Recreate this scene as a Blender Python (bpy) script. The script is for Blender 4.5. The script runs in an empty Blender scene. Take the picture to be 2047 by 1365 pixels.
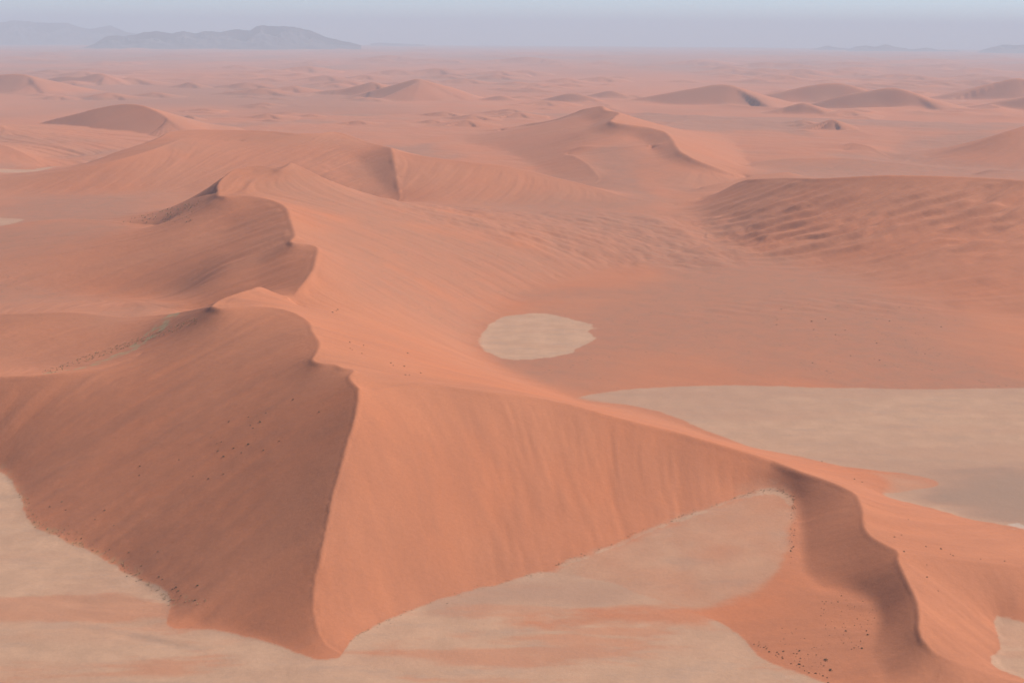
import bpy, math, time
import numpy as np
from mathutils import Matrix, Vector
T0 = time.time()
scene = bpy.context.scene
COL = scene.collection
rad = math.radians

# ------------------------------------------------------------------ camera
EYE = 450.0                                   # metres above the clay pans
FPX, PW, PH = 2471.0, 2047.0, 1365.0
PITCH, ROLL = rad(14.11), rad(0.39)
EARTH = 6371000.0
cam = bpy.data.cameras.new("camera")
cam.sensor_width = 36.0
cam.lens = 36.0 * FPX / PW
cam.clip_start = 1.0
cam.clip_end = 400000.0
cam_ob = bpy.data.objects.new("camera", cam)
COL.objects.link(cam_ob)
fw = np.array([0, math.cos(PITCH), -math.sin(PITCH)])
r0 = np.array([1.0, 0, 0])
u0 = np.array([0, math.sin(PITCH), math.cos(PITCH)])
rt = math.cos(ROLL) * r0 + math.sin(ROLL) * u0
up = -math.sin(ROLL) * r0 + math.cos(ROLL) * u0
m = Matrix.Identity(4)
for i in range(3):
    m[i][0], m[i][1], m[i][2] = rt[i], up[i], -fw[i]
m[2][3] = EYE
cam_ob.matrix_world = m
scene.camera = cam_ob

# ------------------------------------------------------------------ sky, sun, exposure
SUN_EL, SUN_AZ = rad(45.0), rad(68.0)         # azimuth clockwise from +Y
world = bpy.data.worlds.new("World")
scene.world = world
world.use_nodes = True
wn = world.node_tree.nodes
sky = wn.new('ShaderNodeTexSky')
sky.sky_type = 'NISHITA'
sky.sun_disc = False
sky.sun_elevation = SUN_EL
sky.sun_rotation = SUN_AZ
sky.altitude = 4500
sky.air_density = 1.0
sky.dust_density = 0.25
sky.ozone_density = 2.0
world.node_tree.links.new(sky.outputs[0], wn['Background'].inputs[0])
wn['Background'].inputs[1].default_value = 0.095
sun = bpy.data.lights.new("sun", 'SUN')
sun.energy = 4.1
sun.angle = rad(0.53)
sun.color = (1.0, 0.95, 0.88)
sun_ob = bpy.data.objects.new("sun", sun)
COL.objects.link(sun_ob)
sd = Vector((math.sin(SUN_AZ) * math.cos(SUN_EL), math.cos(SUN_AZ) * math.cos(SUN_EL), math.sin(SUN_EL)))
sun_ob.rotation_euler = sd.to_track_quat('Z', 'Y').to_euler()
sun_ob.location = (3000, 0, 2500)
scene.view_settings.view_transform = 'Standard'
scene.view_settings.look = 'None'
scene.view_settings.exposure = 0.42
scene.view_settings.gamma = 1.0
scene.view_settings.use_curve_mapping = False
scene.cycles.max_bounces = 6
scene.cycles.diffuse_bounces = 3
scene.cycles.volume_bounces = 2
HAZE_DENSITY = 4.6e-5
HAZE_COLOR = (0.64, 0.78, 0.90)

# ------------------------------------------------------------------ pixel <-> place
def ray(px, py):
    px = np.asarray(px, float); py = np.asarray(py, float)
    d = FPX * fw + (px - PW / 2)[..., None] * rt - (py - PH / 2)[..., None] * up
    return d
def P(px, py, h=0.0):
    """the place on the ground whose height above the datum is h and which the photo shows at (px, py)"""
    d = ray(px, py)
    hd = np.hypot(d[..., 0], d[..., 1])
    t = -d[..., 2] / hd                       # tan of the depression
    H = EYE - np.asarray(h, float)
    disc = np.maximum(t * t - 2 * H / EARTH, 1e-9)
    D = (t - np.sqrt(disc)) * EARTH
    return np.stack([d[..., 0] / hd * D, d[..., 1] / hd * D], -1)
def W(px, dist, h):
    """a place that the photo does not show: azimuth of column px, distance, height"""
    d = ray(px, 300.0); a = math.atan2(d[0], d[1])
    return (dist * math.sin(a), dist * math.cos(a), h)
def pts3(lst):
    out = []
    for p in lst:
        if isinstance(p, tuple) and len(p) == 4:      # already (x, y, h, 'w')
            out.append(p[:3])
        else:
            xy = P(p[0], p[1], p[2]); out.append((xy[0], xy[1], p[2]))
    return np.array(out, float)
def WW(px, dist, h):
    return W(px, dist, h) + ('w',)
def spline(p, n=14):
    """Catmull-Rom through the rows of p"""
    p = np.asarray(p, float)
    if len(p) < 3:
        t = np.linspace(0, 1, n * 2)[:, None]
        return p[0] * (1 - t) + p[-1] * t
    q = np.vstack([2 * p[0] - p[1], p, 2 * p[-1] - p[-2]])
    out = []
    t = np.linspace(0, 1, n, endpoint=False)[:, None]
    for i in range(1, len(q) - 2):
        a, b, c, d = q[i - 1], q[i], q[i + 1], q[i + 2]
        la, lb, lc = (max(np.hypot(*(v[:2] - w[:2])), 1e-3) for v, w in ((a, b), (b, c), (c, d)))
        m1 = ((c - b) / lb * la + (b - a) / la * lb) / (la + lb)
        m2 = ((d - c) / lc * lb + (c - b) / lb * lc) / (lb + lc)
        m1 *= lb; m2 *= lb
        out.append((2*t**3-3*t**2+1)*b + (t**3-2*t**2+t)*m1 + (-2*t**3+3*t**2)*c + (t**3-t**2)*m2)
    out.append(p[-1:])
    return np.vstack(out)

# ------------------------------------------------------------------ ground grid: rings round the spot below the camera
AZ0, AZ1, NC = -0.58, 0.58, 1040
DA = (AZ1 - AZ0) / (NC - 1)
R0, R1, NR = 740.0, 7000.0, 1000
DL = math.log(R1 / R0) / (NR - 1)
far_steps = np.concatenate([np.full(240, 0.0026), np.linspace(0.003, 0.012, 120), np.full(120, 0.0095)])
far_steps = far_steps * (math.log(96000 / R1) / far_steps.sum())
lnr = np.concatenate([math.log(R0) + DL * np.arange(NR), math.log(R1) + np.cumsum(far_steps)])
NT = len(lnr)
az = AZ0 + DA * np.arange(NC)
RR = np.exp(lnr)[:, None]
X = RR * np.sin(az)[None, :]
Y = RR * np.cos(az)[None, :]
Xn, Yn = X[:NR], Y[:NR]
def to_ij(x, y):
    return (np.log(np.hypot(x, y)) - math.log(R0)) / DL, (np.arctan2(x, y) - AZ0) / DA

# value noise in world metres
rng = np.random.default_rng(7)
TAB = rng.random((256, 256)).astype(np.float32)
def vnoise(x, y, lam, seed=0):
    x = x / lam + seed * 37.3; y = y / lam + seed * 91.7
    xi = np.floor(x).astype(np.int64); yi = np.floor(y).astype(np.int64)
    fx = (x - xi).astype(np.float32); fy = (y - yi).astype(np.float32)
    fx = fx*fx*(3-2*fx); fy = fy*fy*(3-2*fy)
    a = TAB[xi & 255, yi & 255]; b = TAB[(xi+1) & 255, yi & 255]
    c = TAB[xi & 255, (yi+1) & 255]; d = TAB[(xi+1) & 255, (yi+1) & 255]
    return (a*(1-fx)+b*fx)*(1-fy) + (c*(1-fx)+d*fx)*fy - 0.5
def fbm(x, y, lam, n=4, seed=0, gain=0.5):
    s = 0; g = 1
    for k in range(n):
        ca, sa = math.cos(k*1.3+seed), math.sin(k*1.3+seed)
        s = s + g * vnoise(x*ca - y*sa, x*sa + y*ca, lam / 2**k, seed + k); g *= gain
    return s
def blur(a, r, n=2):
    """box blur, n passes, radius r cells"""
    a = a.astype(np.float32)
    for _ in range(n):
        for ax in (0, 1):
            pad = [(0, 0), (0, 0)]; pad[ax] = (r + 1, r)
            c = np.cumsum(np.pad(a, pad, mode='edge').astype(np.float64), axis=ax)
            k = 2 * r + 1
            a = ((c[k:] - c[:-k]) / k if ax == 0 else (c[:, k:] - c[:, :-k]) / k).astype(np.float32)
    return a
def sstep(a, b, x):
    t = np.clip((x - a) / (b - a), 0, 1); return t*t*(3-2*t)
def inside(poly_xy, smooth=True):
    """mask of the near grid's nodes inside a polygon of places"""
    p = np.asarray(poly_xy, float)
    if smooth:
        p3 = np.column_stack([p, np.zeros(len(p))])
        p = spline(np.vstack([p3[-1:], p3, p3[:2]]), 6)[6:-6, :2]
    pi, pj = to_ij(p[:, 0], p[:, 1])
    mask = np.zeros((NR, NC), bool)
    i0, i1 = max(int(pi.min()), 0), min(int(pi.max()) + 2, NR)
    jj = np.arange(NC)
    n = len(pi)
    for i in range(i0, i1):
        a, b = pi, np.roll(pi, -1)
        c, d = pj, np.roll(pj, -1)
        hit = (a <= i) != (b <= i)
        if not hit.any():
            continue
        xs = np.sort(c[hit] + (i - a[hit]) / (b[hit] - a[hit]) * (d[hit] - c[hit]))
        mask[i] = (np.searchsorted(xs, jj) % 2) == 1
    return mask
def ppoly(lst, h=0.0):
    return np.array([P(p[0], p[1], p[2] if len(p) > 2 else h) for p in lst])

# ------------------------------------------------------------------ the dunes: crests and feet, read off the photo as places
# every entry: (dune id, kind, points).  'c' crest (sharp), 'f' foot or valley (soft)
FLOOR, DA_, DB, DC, DD, DE, DF, DG, DK = 0, 1, 2, 3, 4, 5, 6, 7, 8
DA2, DA3 = 9, 10
LINES = [
 # near star dune: front arm, right crest, left chain, second summit
 (DA_, 'c', [(718,775,113),(716,800,108),(708,840,99),(697,875,90),(684,925,78),(670,970,67),(659,1020,56),(650,1065,45.5),(640,1110,36),(631,1150,27),(627,1190,19),(628,1220,13),(634,1250,8),(644,1275,4),(658,1292,2),(680,1305,.5)]),
 (DA_, 'c', [(718,775,113),(735,778,110),(765,775,108),(800,770,106),(845,766,104),(890,770,100),(930,777,97),(985,783,93),(1040,788,88),(1100,799,82),(1150,810,77),(1200,824,72),(1260,840,66),(1330,857,59),(1400,876,52.5),(1470,896,44.5),(1540,918,35.4)]),
 (DA3, 'c', [(1540,918,35.4),(1600,941,33.2),(1650,958,32.8),(1690,975,34),(1708,985,34),(1718,1000,34),(1725,1020,34),(1727,1040,34),(1731,1056,34),(1745,1072,34),(1770,1087,35),(1796,1103,36),(1796,1114,35),(1806,1140,33),(1820,1170,31),(1833,1198,29),(1838,1230,27),(1838,1255,24.5),(1845,1275,22),(1865,1298,18),(1900,1318,14),(1950,1338,10),(2000,1353,7),(2047,1365,5),(2140,1392,1)]),
 (DA_, 'c', [(718,775,113),(706,764,113),(699,752,113),(703,738,113),(690,736,113),(665,727,112.5),(642,725,112.5),(629,721,112),(633,705,112),(639,687,112),(632,673,112),(624,661,112),(618,645,112),(601,632,112.5),(580,622,113),(550,615,113.5),(520,612,114),(480,613,114.5),(440,615,114.5),(424,611,114.5)]),
 (DA_, 'c', [(424,611,114.5),(440,600,115),(470,588,115),(500,579,114),(525,574,112),(545,583,106),(566,591,101),(582,598,96),(605,612,90)]),
 (DA_, 'c', [(-300,770,45),(0,752,47),(100,747,51),(180,738,55),(240,722,59),(280,707,64)]),
 (DA2, 'c', [(-300,640,30),(0,628,50),(60,626,54),(150,624,58),(205,630,57),(260,634,57),(300,631,61),(330,628,68),(370,622,82),(400,616,97.5),(424,611,114.5)]),

 (DA3, 'c', [(1796,1104,36),(1860,1110,31),(1950,1121,25),(2047,1130,20),(2200,1145,14)]),
 (DA_, 'f', [(700,735,109),(760,745,98),(840,756,84),(930,768,70)]),
 # feet of the near dune
 (DA_, 'f', [(680,1306,0),(690,1296,0),(702,1280,0),(730,1262,0),(760,1245,0),(800,1228,0),(840,1212,0),(880,1197,0),(920,1185,0),(960,1173,0),(1000,1165,0),(1050,1155,0),(1090,1142,.5),(1130,1122,2),(1180,1105,4),(1230,1085,5),(1280,1062,7),(1330,1043,9),(1380,1025,11),(1430,1007,13),(1470,990,15),(1510,981,16),(1545,979,16),(1572,985,16),(1588,996,15)]),
 (DA3, 'f', [(1588,996,15),(1600,1040,11),(1605,1100,8),(1615,1150,7),(1650,1172,8),(1690,1181,9),(1735,1200,12),(1758,1235,11.5),(1748,1275,9),(1742,1315,6.5),(1770,1350,4)]),
 (DA_, 'f', [(-300,880,-24),(-60,925,-21),(0,942,-20),(22,965,-20),(40,990,-19),(50,1020,-18),(62,1045,-18),(90,1065,-17),(130,1078,-16),(170,1097,-15),(210,1115,-14),(250,1142,-13),(290,1170,-11),(320,1190,-10),(340,1212,-9)]),
 (DA_, 'f', [(340,1245,-8),(390,1251,-7),(430,1258,-6),(480,1270,-5),(530,1281,-3),(570,1297,-2),(610,1310,-1),(650,1317,0),(690,1312,0)]),
 (DA_, 'f', [(340,1212,-9),(340,1245,-8)]),
 (DA_, 'f', [(-300,1040,-23),(-50,1050,-20),(40,1120,-17),(150,1200,-13),(250,1240,-10),(340,1262,-8),(450,1290,-5),(560,1325,-2),(660,1345,0)]),
 (DA_, 'f', [(-300,1180,-18),(-50,1240,-14),(150,1300,-9),(350,1345,-5),(560,1370,-2)]),
 (DA_, 'f', [(-300,1420,-12),(0,1450,-8),(350,1480,-3),(700,1490,0)]),
 (DA2, 'f', [(-300,760,18),WW(0,1680,26),(160,737,32),(200,722,35),(250,706,40),(300,690,50)]),
 (DA2, 'f', [(-300,600,10),(-100,600,10),(0,592,10),(100,592,10),(200,597,12),(300,602,18),(370,603,28)]),
 (DA_, 'f', [WW(350,1850,38),WW(400,1800,52),WW(450,1760,70),WW(520,1735,86),(575,594,100)]),
 # middle dune on the left
 (DB, 'c', [(587,590,97),(600,573,102),(615,555,108),(627,535,113),(631,520,116),(634,505,119),(635,496,121),(625,490,122),(605,487,123),(594,486,124),(590,470,126),(583,445,130),(578,430,133),(576,422,135),(569,412,137),(555,404,138),(530,396,139),(500,391,140),(480,390,140),(455,392,139),(438,390,139)], 1),
 (DB, 'c', [(438,390,139),(435,378,143),(440,363,150),(455,349,156),(480,336,161),(510,331,164),(535,333,164),(550,337,163),(558,338,164),(572,332,168),(582,324,172)]),
 (DB, 'c', [(582,324,172),(600,333,164),(640,352,146),(690,372,121),(740,388,93),(790,402,60),(850,412,40)]),
 (DB, 'c', [(437,385,141),(415,390,128),(385,398,110),(350,411,90),(300,428,61),(270,438,46)]),
 (DB, 'c', [(-300,470,10),(-100,460,28),(0,452,43),(60,442,49),(150,437,54),(200,440,56),(270,448,61),(330,452,70)]),
 (DB, 'f', [WW(-100,2900,18),WW(60,2880,26),WW(150,2840,30),WW(220,2770,36),(290,440,46)]),
 (DB, 'f', [(-300,415,15),(0,420,18),(100,418,22),(200,418,26),(280,415,30)]),
 (DB, 'f', [WW(300,3080,24),WW(400,3060,30),WW(500,3130,26),WW(580,3250,20),WW(650,3270,16),WW(710,3250,14),WW(760,3200,14)]),
 (DK, 'f', [(800,408,47),(850,414,39),(900,416,33),(960,415,33),(1010,418,30),(1050,424,26),(1150,425,23),(1300,424,17)]),
 # dune behind it
 (DC, 'c', [(150,338,45),(190,322,70),(240,301,96),(280,291,109),(320,275,126),(345,262,138),(380,259,140),(430,259,140),(490,260,140),(540,262,140),(590,266,139),(640,266,137),(668,263,137),(700,271,130),(730,283,120),(760,290,118),(783,295,120)]),
 (DC, 'c', [(-200,385,25),(-100,372,35),(0,358,50),(80,347,62),(150,337,75),(220,322,92),(300,300,112),(345,284,122),(368,277,126),(430,281,120),(480,283,117)]),
 (DC, 'c', [(783,295,120),(786,308,110),(788,320,100),(791,333,87),(793,345,75),(797,370,52),(801,386,36),(800,396,27),(795,402,22)], -1),
 (DC, 'c', [(783,295,120),(800,303,112),(850,312,104),(900,319,96),(950,325,90),(1000,330,84),(1050,340,72),(1100,352,60),(1150,364,48),(1200,378,36),(1250,393,24),(1300,402,17),(1350,408,12)]),
 (DC, 'f', [(-200,400,20),(0,392,22),(100,390,23),(200,390,24),(300,388,26),(380,382,30)]),
 (DC, 'f', [(795,404,22),(870,410,20),(960,414,16),(1050,416,14),(1150,417,13),(1290,417,12),(1400,412,10)]),
 (DC, 'f', [WW(100,4600,8),WW(350,4900,8),WW(500,4750,8),WW(670,4450,8),WW(790,4150,8),WW(900,4050,6),WW(1050,3800,6),WW(1200,3560,8),WW(1300,3460,8)]),
 # star dune, middle distance
 (DD, 'c', [(950,262,5),(1000,256,20),(1050,247,40),(1100,240,60),(1150,225,102),(1175,216,132),(1190,213,140),(1215,221,138),(1231,223,138),(1228,236,131),(1233,245,127),(1260,249,122),(1290,253,116),(1320,260,108),(1338,271,99),(1346,281,91)], -1),
 (DD, 'c', [(1322,286,82),(1305,288,78),(1260,292,72),(1200,293,66),(1155,294,60),(1140,300,50),(1150,312,46),(1170,324,41),(1190,344,30),(1197,357,20),(1185,368,12)]),
 (DD, 'c', [(1346,281,91),(1352,292,84),(1367,306,74),(1390,318,62),(1420,330,48),(1460,345,28),(1490,353,14)], -1),
 (DD, 'f', [(930,280,4),(1000,300,4),(1060,330,6),(1120,358,8),(1180,374,9),(1300,388,10),(1400,378,10),(1490,360,10)]),
 (DD, 'f', [(1500,335,8),(1480,300,7),(1450,270,6),(1400,245,5),(1300,236,4),WW(1230,5900,3),WW(1150,6000,3),WW(1000,5700,3),(900,268,3)]),
 (DG, 'c', [(1405,373,22),(1440,366,30),(1470,360,35),(1540,347,46),(1580,345,46),(1595,348,40),(1605,353,30)]),
 # long dune on the right with the ripples
 (DE, 'c', [(1400,400,14),(1425,390,26),(1445,380,40),(1480,363,70),(1520,357,90),(1560,355,98),(1640,356,114),(1700,353,124),(1760,350,132),(1850,351,137),(1950,354,140),(2047,360,142),(2300,378,128)]),
 (DE, 'f', [(1340,424,14),(1390,432,10),(1430,450,5),(1460,478,3),(1500,500,2),(1600,530,1),(1750,562,1),(1900,595,1),(2047,632,1),(2300,690,1)]),
 (DE, 'f', [WW(1330,3380,14),WW(1480,3480,20),WW(1700,3420,20),WW(1900,3400,20),WW(2100,3350,20),WW(2300,3300,18)]),
 (DF, 'c', [(1820,324,4),(1880,306,27),(1940,288,62),(2000,268,98),(2047,252,124),(2120,232,146),(2300,240,110)]),
 (DF, 'f', [(1825,330,4),(1950,335,6),(2047,339,6),(2300,345,6)]),
 (DF, 'f', [WW(1800,5000,3),WW(1900,5300,3),WW(2100,5500,3),WW(2300,5300,3)]),
 (DG, 'c', [(1480,333,10),(1560,318,27),(1640,315,34),(1720,318,33),(1800,326,25),(1900,335,14)]),
 (DG, 'f', [(1500,341,9),(1620,343,9),(1750,344,9),(1850,345,9),(2050,352,12)]),
 (DG, 'c', [(1690,300,12),(1703,285,32),(1730,290,29),(1760,305,18),(1785,318,8)]),
 (DG, 'c', [(1945,350,16),(1978,339,32),(2047,343,30),(2150,348,20)]),
 (DC, 'c', [(-200,275,55),(-60,284,62),(0,289,58),(40,303,44),(70,318,27),(90,333,10)]),
 (DC, 'c', [(-150,240,80),(-40,246,80),(0,250,78),(8,256,70),(4,268,58)]),
 (DC, 'f', [(100,335,8),(180,332,6),(240,320,8),(300,290,8),(330,268,6),(380,255,5)]),
 (DC, 'f', [(40,350,20),(90,345,20),(150,336,24)]) ,
]
# flat floors (feet at the datum)
FLATS = [
 ([(1010,605),(960,640),(945,700),(1000,745),(1100,780),(1150,800),(1250,790),(2300,800),(2300,720),(2100,655),(1900,610),(1750,575),(1600,545),(1500,515),(1400,505),(1250,525),(1100,560)], 0.0),
 ([(1150,806),(1180,790),(1250,779),(1350,772),(2300,785),(2300,1110),(2150,1085),(2047,1058),(1950,1041),(1850,1014),(1760,991),(1790,984),(1880,965),(1800,946),(1700,936),(1600,916),(1500,895),(1440,880),(1330,840),(1230,812)], 0.0),
 ([(690,1312),(700,1292),(760,1247),(880,1199),(1000,1167),(1090,1146),(1200,1156),(1290,1190),(1370,1215),(1420,1232),(1460,1255),(1490,1280),(1520,1310),(1560,1330),(1600,1345),(1650,1362),(1700,1390),(1800,1600),(700,1600)], 0.0),
 ([(1995,1237),(2047,1245),(2200,1260),(2200,1370),(2060,1357),(2000,1342),(1978,1324),(1997,1300),(1993,1270)], 2.0),
]
CON = np.full((NR, NC), np.nan, np.float32)    # fixed heights
CD = np.full((NR, NC), 1e9, np.float32)        # distance of the fixing sample
LAB = np.full((NR, NC), -1, np.int16)          # dune that a crest belongs to
def stamp(p3, slope, lab):
    s = spline(p3, 14)
    ii, jj = to_ij(s[:, 0], s[:, 1])
    L = np.concatenate([[0], np.cumsum(np.hypot(np.diff(ii), np.diff(jj)))])
    t = np.arange(0, L[-1], 0.3)
    ii, jj = np.interp(t, L, ii), np.interp(t, L, jj)
    hh = np.interp(t, L, s[:, 2]); xs = np.interp(t, L, s[:, 0]); ys = np.interp(t, L, s[:, 1])
    for a in (0, 1):
        for b in (0, 1):
            i = np.floor(ii).astype(int) + a; j = np.floor(jj).astype(int) + b
            ok = (i >= 0) & (i < NR) & (j >= 0) & (j < NC)
            for q in np.nonzero(ok)[0]:
                d = math.hypot(Xn[i[q], j[q]] - xs[q], Yn[i[q], j[q]] - ys[q])
                if d < CD[i[q], j[q]]:
                    CD[i[q], j[q]] = d; CON[i[q], j[q]] = hh[q] - slope * d
                    if lab >= 0: LAB[i[q], j[q]] = lab
for poly, h in FLATS:
    mk = inside(ppoly(poly, h)); CON[mk] = h; LAB[mk] = FLOOR
def steep_side(p3, side):
    # slip faces are steep under the crest and ease off below: a line part way down
    q = spline(p3, 6)
    k = 9
    qq = np.vstack([np.repeat(q[:1], k, 0), q, np.repeat(q[-1:], k, 0)])
    tan = qq[2*k:] - qq[:-2*k]
    tn = tan[:, :2] / (np.hypot(tan[:, 0], tan[:, 1])[:, None] + 1e-6)
    nrm = np.column_stack([-tn[:, 1], tn[:, 0]]) * side
    off = np.minimum(0.85 * q[:, 2], 110.0)
    r = np.column_stack([q[:, :2] + nrm * off[:, None], q[:, 2] - np.minimum(0.385 * off, 0.6 * q[:, 2])])
    d = np.min(np.hypot(r[:, None, 0] - q[None, :, 0], r[:, None, 1] - q[None, :, 1]), axis=1)
    return r[(d > 0.8 * off) & (q[:, 2] > 8)]
LINES = [l if len(l) == 4 else l + (0,) for l in LINES]
for lab, kind, lst, side in LINES:
    if side:
        r = steep_side(pts3(lst), side)
        for a in range(0, len(r) - 1):
            if np.hypot(*(r[a + 1, :2] - r[a, :2])) < 60: stamp(r[a:a + 2], 0.0, -1)
for lab, kind, lst, side in LINES:
    if kind == 'f': stamp(pts3(lst), 0.0, -1)
CD[:] = 1e9
for lab, kind, lst, side in LINES:
    if kind == 'c': stamp(pts3(lst), 0.30, lab)
CON[-1, :] = 0.0
print("stamped", round(time.time() - T0, 1))

# membrane through the fixed heights (log-polar rings keep it conformal), coarse to fine
def relax(z, fix, wi, wj, n, om):
    ii, jj = np.indices(z.shape)
    par = [((ii + jj) & 1 == k) & ~fix for k in (0, 1)]
    for _ in range(n):
        for k in (0, 1):
            zp = np.pad(z, 1, mode='edge')
            q = (wi * (zp[:-2, 1:-1] + zp[2:, 1:-1]) + wj * (zp[1:-1, :-2] + zp[1:-1, 2:])) / (2 * (wi + wj))
            z = np.where(par[k], z + om * (q - z), z)
    return z
def pool(c):
    n0, n1 = (c.shape[0] + 1) // 2, (c.shape[1] + 1) // 2
    p = np.full((n0 * 2, n1 * 2), np.nan, np.float32); p[:c.shape[0], :c.shape[1]] = c
    q = p.reshape(n0, 2, n1, 2).transpose(0, 2, 1, 3).reshape(n0, n1, 4)
    cnt = (~np.isnan(q)).sum(-1)
    return np.where(cnt > 0, np.nansum(q, -1) / np.maximum(cnt, 1), np.nan).astype(np.float32)
pyr = [CON]
for _ in range(5): pyr.append(pool(pyr[-1]))
z = None
for lev in range(5, -1, -1):
    c = pyr[lev]; fix = ~np.isnan(c)
    if z is None:
        z = np.zeros(c.shape, np.float32)
    else:
        z = np.repeat(np.repeat(z, 2, 0), 2, 1)[:c.shape[0], :c.shape[1]]
        z = blur(z, 1, 1)
    z = np.where(fix, c, z).astype(np.float32)
    z = relax(z, fix, np.float32(1 / DL**2), np.float32(1 / DA**2), [26, 50, 90, 150, 250, 500][lev], 1.75 if lev > 1 else 1.5)
base = np.maximum(z, -40)
print("solved", round(time.time() - T0, 1))

# keep crests sharp, soften everything else a little
crest = blur((LAB > 0).astype(np.float32), 2, 1)
soft = blur(base, 3, 2)
wgt = np.clip(crest * 4, 0, 1)
base = base * wgt + soft * (1 - wgt)
base = 0.5 * base + 0.5 * blur(base, 1, 1)

# which dune each node belongs to: nearest crest (jump flooding over the rings)
seed = np.full((NR, NC, 2), -30000, np.int32)
ci, cj = np.nonzero(LAB > 0)
seed[ci, cj, 0] = ci; seed[ci, cj, 1] = cj
gi, gj = np.indices((NR, NC))
best = np.where(LAB > 0, 0, 10**9).astype(np.float32)
asp = (DL / DA) ** 2
step = 512
while step >= 1:
    for di in (-step, 0, step):
        for dj in (-step, 0, step):
            if di == 0 and dj == 0: continue
            a0, a1 = max(0, di), NR + min(0, di); b0, b1 = max(0, dj), NC + min(0, dj)
            s = seed[a0 - di:a1 - di, b0 - dj:b1 - dj]
            d = (gi[a0:a1, b0:b1] - s[..., 0]).astype(np.float32)**2 * asp + (gj[a0:a1, b0:b1] - s[..., 1]).astype(np.float32)**2
            t = best[a0:a1, b0:b1]; u = d < t
            t[u] = d[u]; seed[a0:a1, b0:b1][u] = s[u]
    step //= 2
si = np.clip(seed[..., 0], 0, NR - 1); sj = np.clip(seed[..., 1], 0, NC - 1)
near_id = LAB[si, sj]
print("labelled", round(time.time() - T0, 1))

wide = blur(base, 9, 2)
wd = sstep(5, 26, np.sqrt(best)) * sstep(1330, 1600, RR[:NR]) * (1 - 0.75 * sstep(3000, 3700, RR[:NR]))
base = base * (1 - wd) + wide * wd
# ------------------------------------------------------------------ wind streaks: noise smeared down the slope
def lic(src, rot, nstep, ds=1.3, flat=0.03):
    g0, g1 = np.gradient(blur(base, 4, 2))
    gx = g0 / DL / RR[:NR]; gy = g1 / DA / RR[:NR]          # slope along r and along azimuth
    gx = gx - 0.0; gy = gy + flat                       # flat ground: the wind blows across
    c, s = np.cos(rot), np.sin(rot)
    a, b = gx * c - gy * s, gx * s + gy * c
    n = np.hypot(a, b) + 1e-9
    a = (a / n * DA / DL * ds).astype(np.float32); b = (b / n * ds).astype(np.float32)
    acc = src.copy(); cnt = 1
    for sg in (1, -1):
        pi = gi.astype(np.float32); pj = gj.astype(np.float32)
        for _ in range(nstep):
            qi = np.clip(np.rint(pi).astype(np.int32), 0, NR - 1); qj = np.clip(np.rint(pj).astype(np.int32), 0, NC - 1)
            pi = pi + sg * a[qi, qj]; pj = pj + sg * b[qi, qj]
            qi = np.clip(np.rint(pi).astype(np.int32), 0, NR - 1); qj = np.clip(np.rint(pj).astype(np.int32), 0, NC - 1)
            acc += src[qi, qj]; cnt += 1
    acc = acc / cnt
    return (acc - acc.mean()) / acc.std()
n_fine = vnoise(Xn, Yn, 5.0, 1) + 0.6 * vnoise(Xn, Yn, 11.0, 2)
n_mid = vnoise(Xn, Yn, 22.0, 3) + 0.5 * vnoise(Xn, Yn, 13.0, 4)
st_fine = lic(n_fine, 0.35, 14)
st_mid = lic(n_mid, 0.30, 26)
st_rip = lic(vnoise(Xn, Yn, 17.0, 8) + 0.7 * vnoise(Xn, Yn, 37.0, 9), 0.26, 36, 1.1)
st_left = lic(vnoise(Xn, Yn, 14.0, 3) + 0.7 * vnoise(Xn, Yn, 7.0, 4), 0.05, 22)
st_big = lic(vnoise(Xn, Yn, 46.0, 6) + 0.4 * vnoise(Xn, Yn, 24.0, 7), 0.22, 34)
print("streaks", round(time.time() - T0, 1))

g0, g1 = np.gradient(blur(base, 3, 1))
slope = np.hypot(g0 / DL / RR[:NR], g1 / DA / RR[:NR])
def soft_mask(lst, h, r, namp=0.0, lam=40.0, seed=5, smooth=True, lo=0.38, hi=0.62):
    m0 = inside(ppoly(lst, h), smooth)
    m_ = blur(m0, r, 2)
    if namp:
        m_ = sstep(lo, hi, m_ + namp * (fbm(Xn * 0.45, Yn, lam, 6, seed, 0.62))) * sstep(0.0, 0.2, blur(m0, r + 3, 2))
    return m_
rip = soft_mask([(1425,420,15),(1470,395,60),(1540,390,75),(1700,395,90),(1900,390,100),(2100,392,100),(2150,500,40),(1950,530,15),(1750,530,6),(1550,522,2),(1460,505,2),(1430,460,4)], 40, 12)
rip2 = soft_mask([(1450,392,40),(1500,365,84),(1640,358,104),(2150,364,120),(2150,640,10),(1900,590,5),(1700,560,2),(1500,515,2)], 40, 10)
hum = soft_mask([(640,345),(760,395),(900,410),(1440,420),(1460,500),(1200,500),(950,480),(760,460),(640,420)], 35, 12)
hum2 = soft_mask([(60,262),(330,268),(250,300),(190,330),(60,320)], 15, 10)
lface = soft_mask([(0,760),(250,720),(420,640),(600,700),(640,800),(560,1000),(350,1190),(60,1040),(0,930)], 40, 14)
bface = soft_mask([(430,400),(560,410),(630,500),(580,590),(400,600),(380,460)], 100, 10)
hum3 = soft_mask([(1330,640),(1500,605),(1750,590),(1850,600),(2047,550),(2047,580),(1900,625),(1700,630),(1500,625)], 0, 8)
slip = soft_mask([(1380,885,50),(1540,920,36),(1650,958,33),(1727,1030,34),(1796,1103,36),(1838,1240,26),(1865,1298,17),(1757,1310,6),(1740,1200,12),(1615,1150,7),(1590,1000,15),(1500,960,25)], 30, 6)
calm = soft_mask([(640,1300),(720,790),(830,780),(1000,1000),(800,1230)], 30, 10)
damp = sstep(0.02, 0.15, slope)
dist_fade = np.clip(RR[:NR] / 1500.0, 0.6, 2.0)
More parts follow.
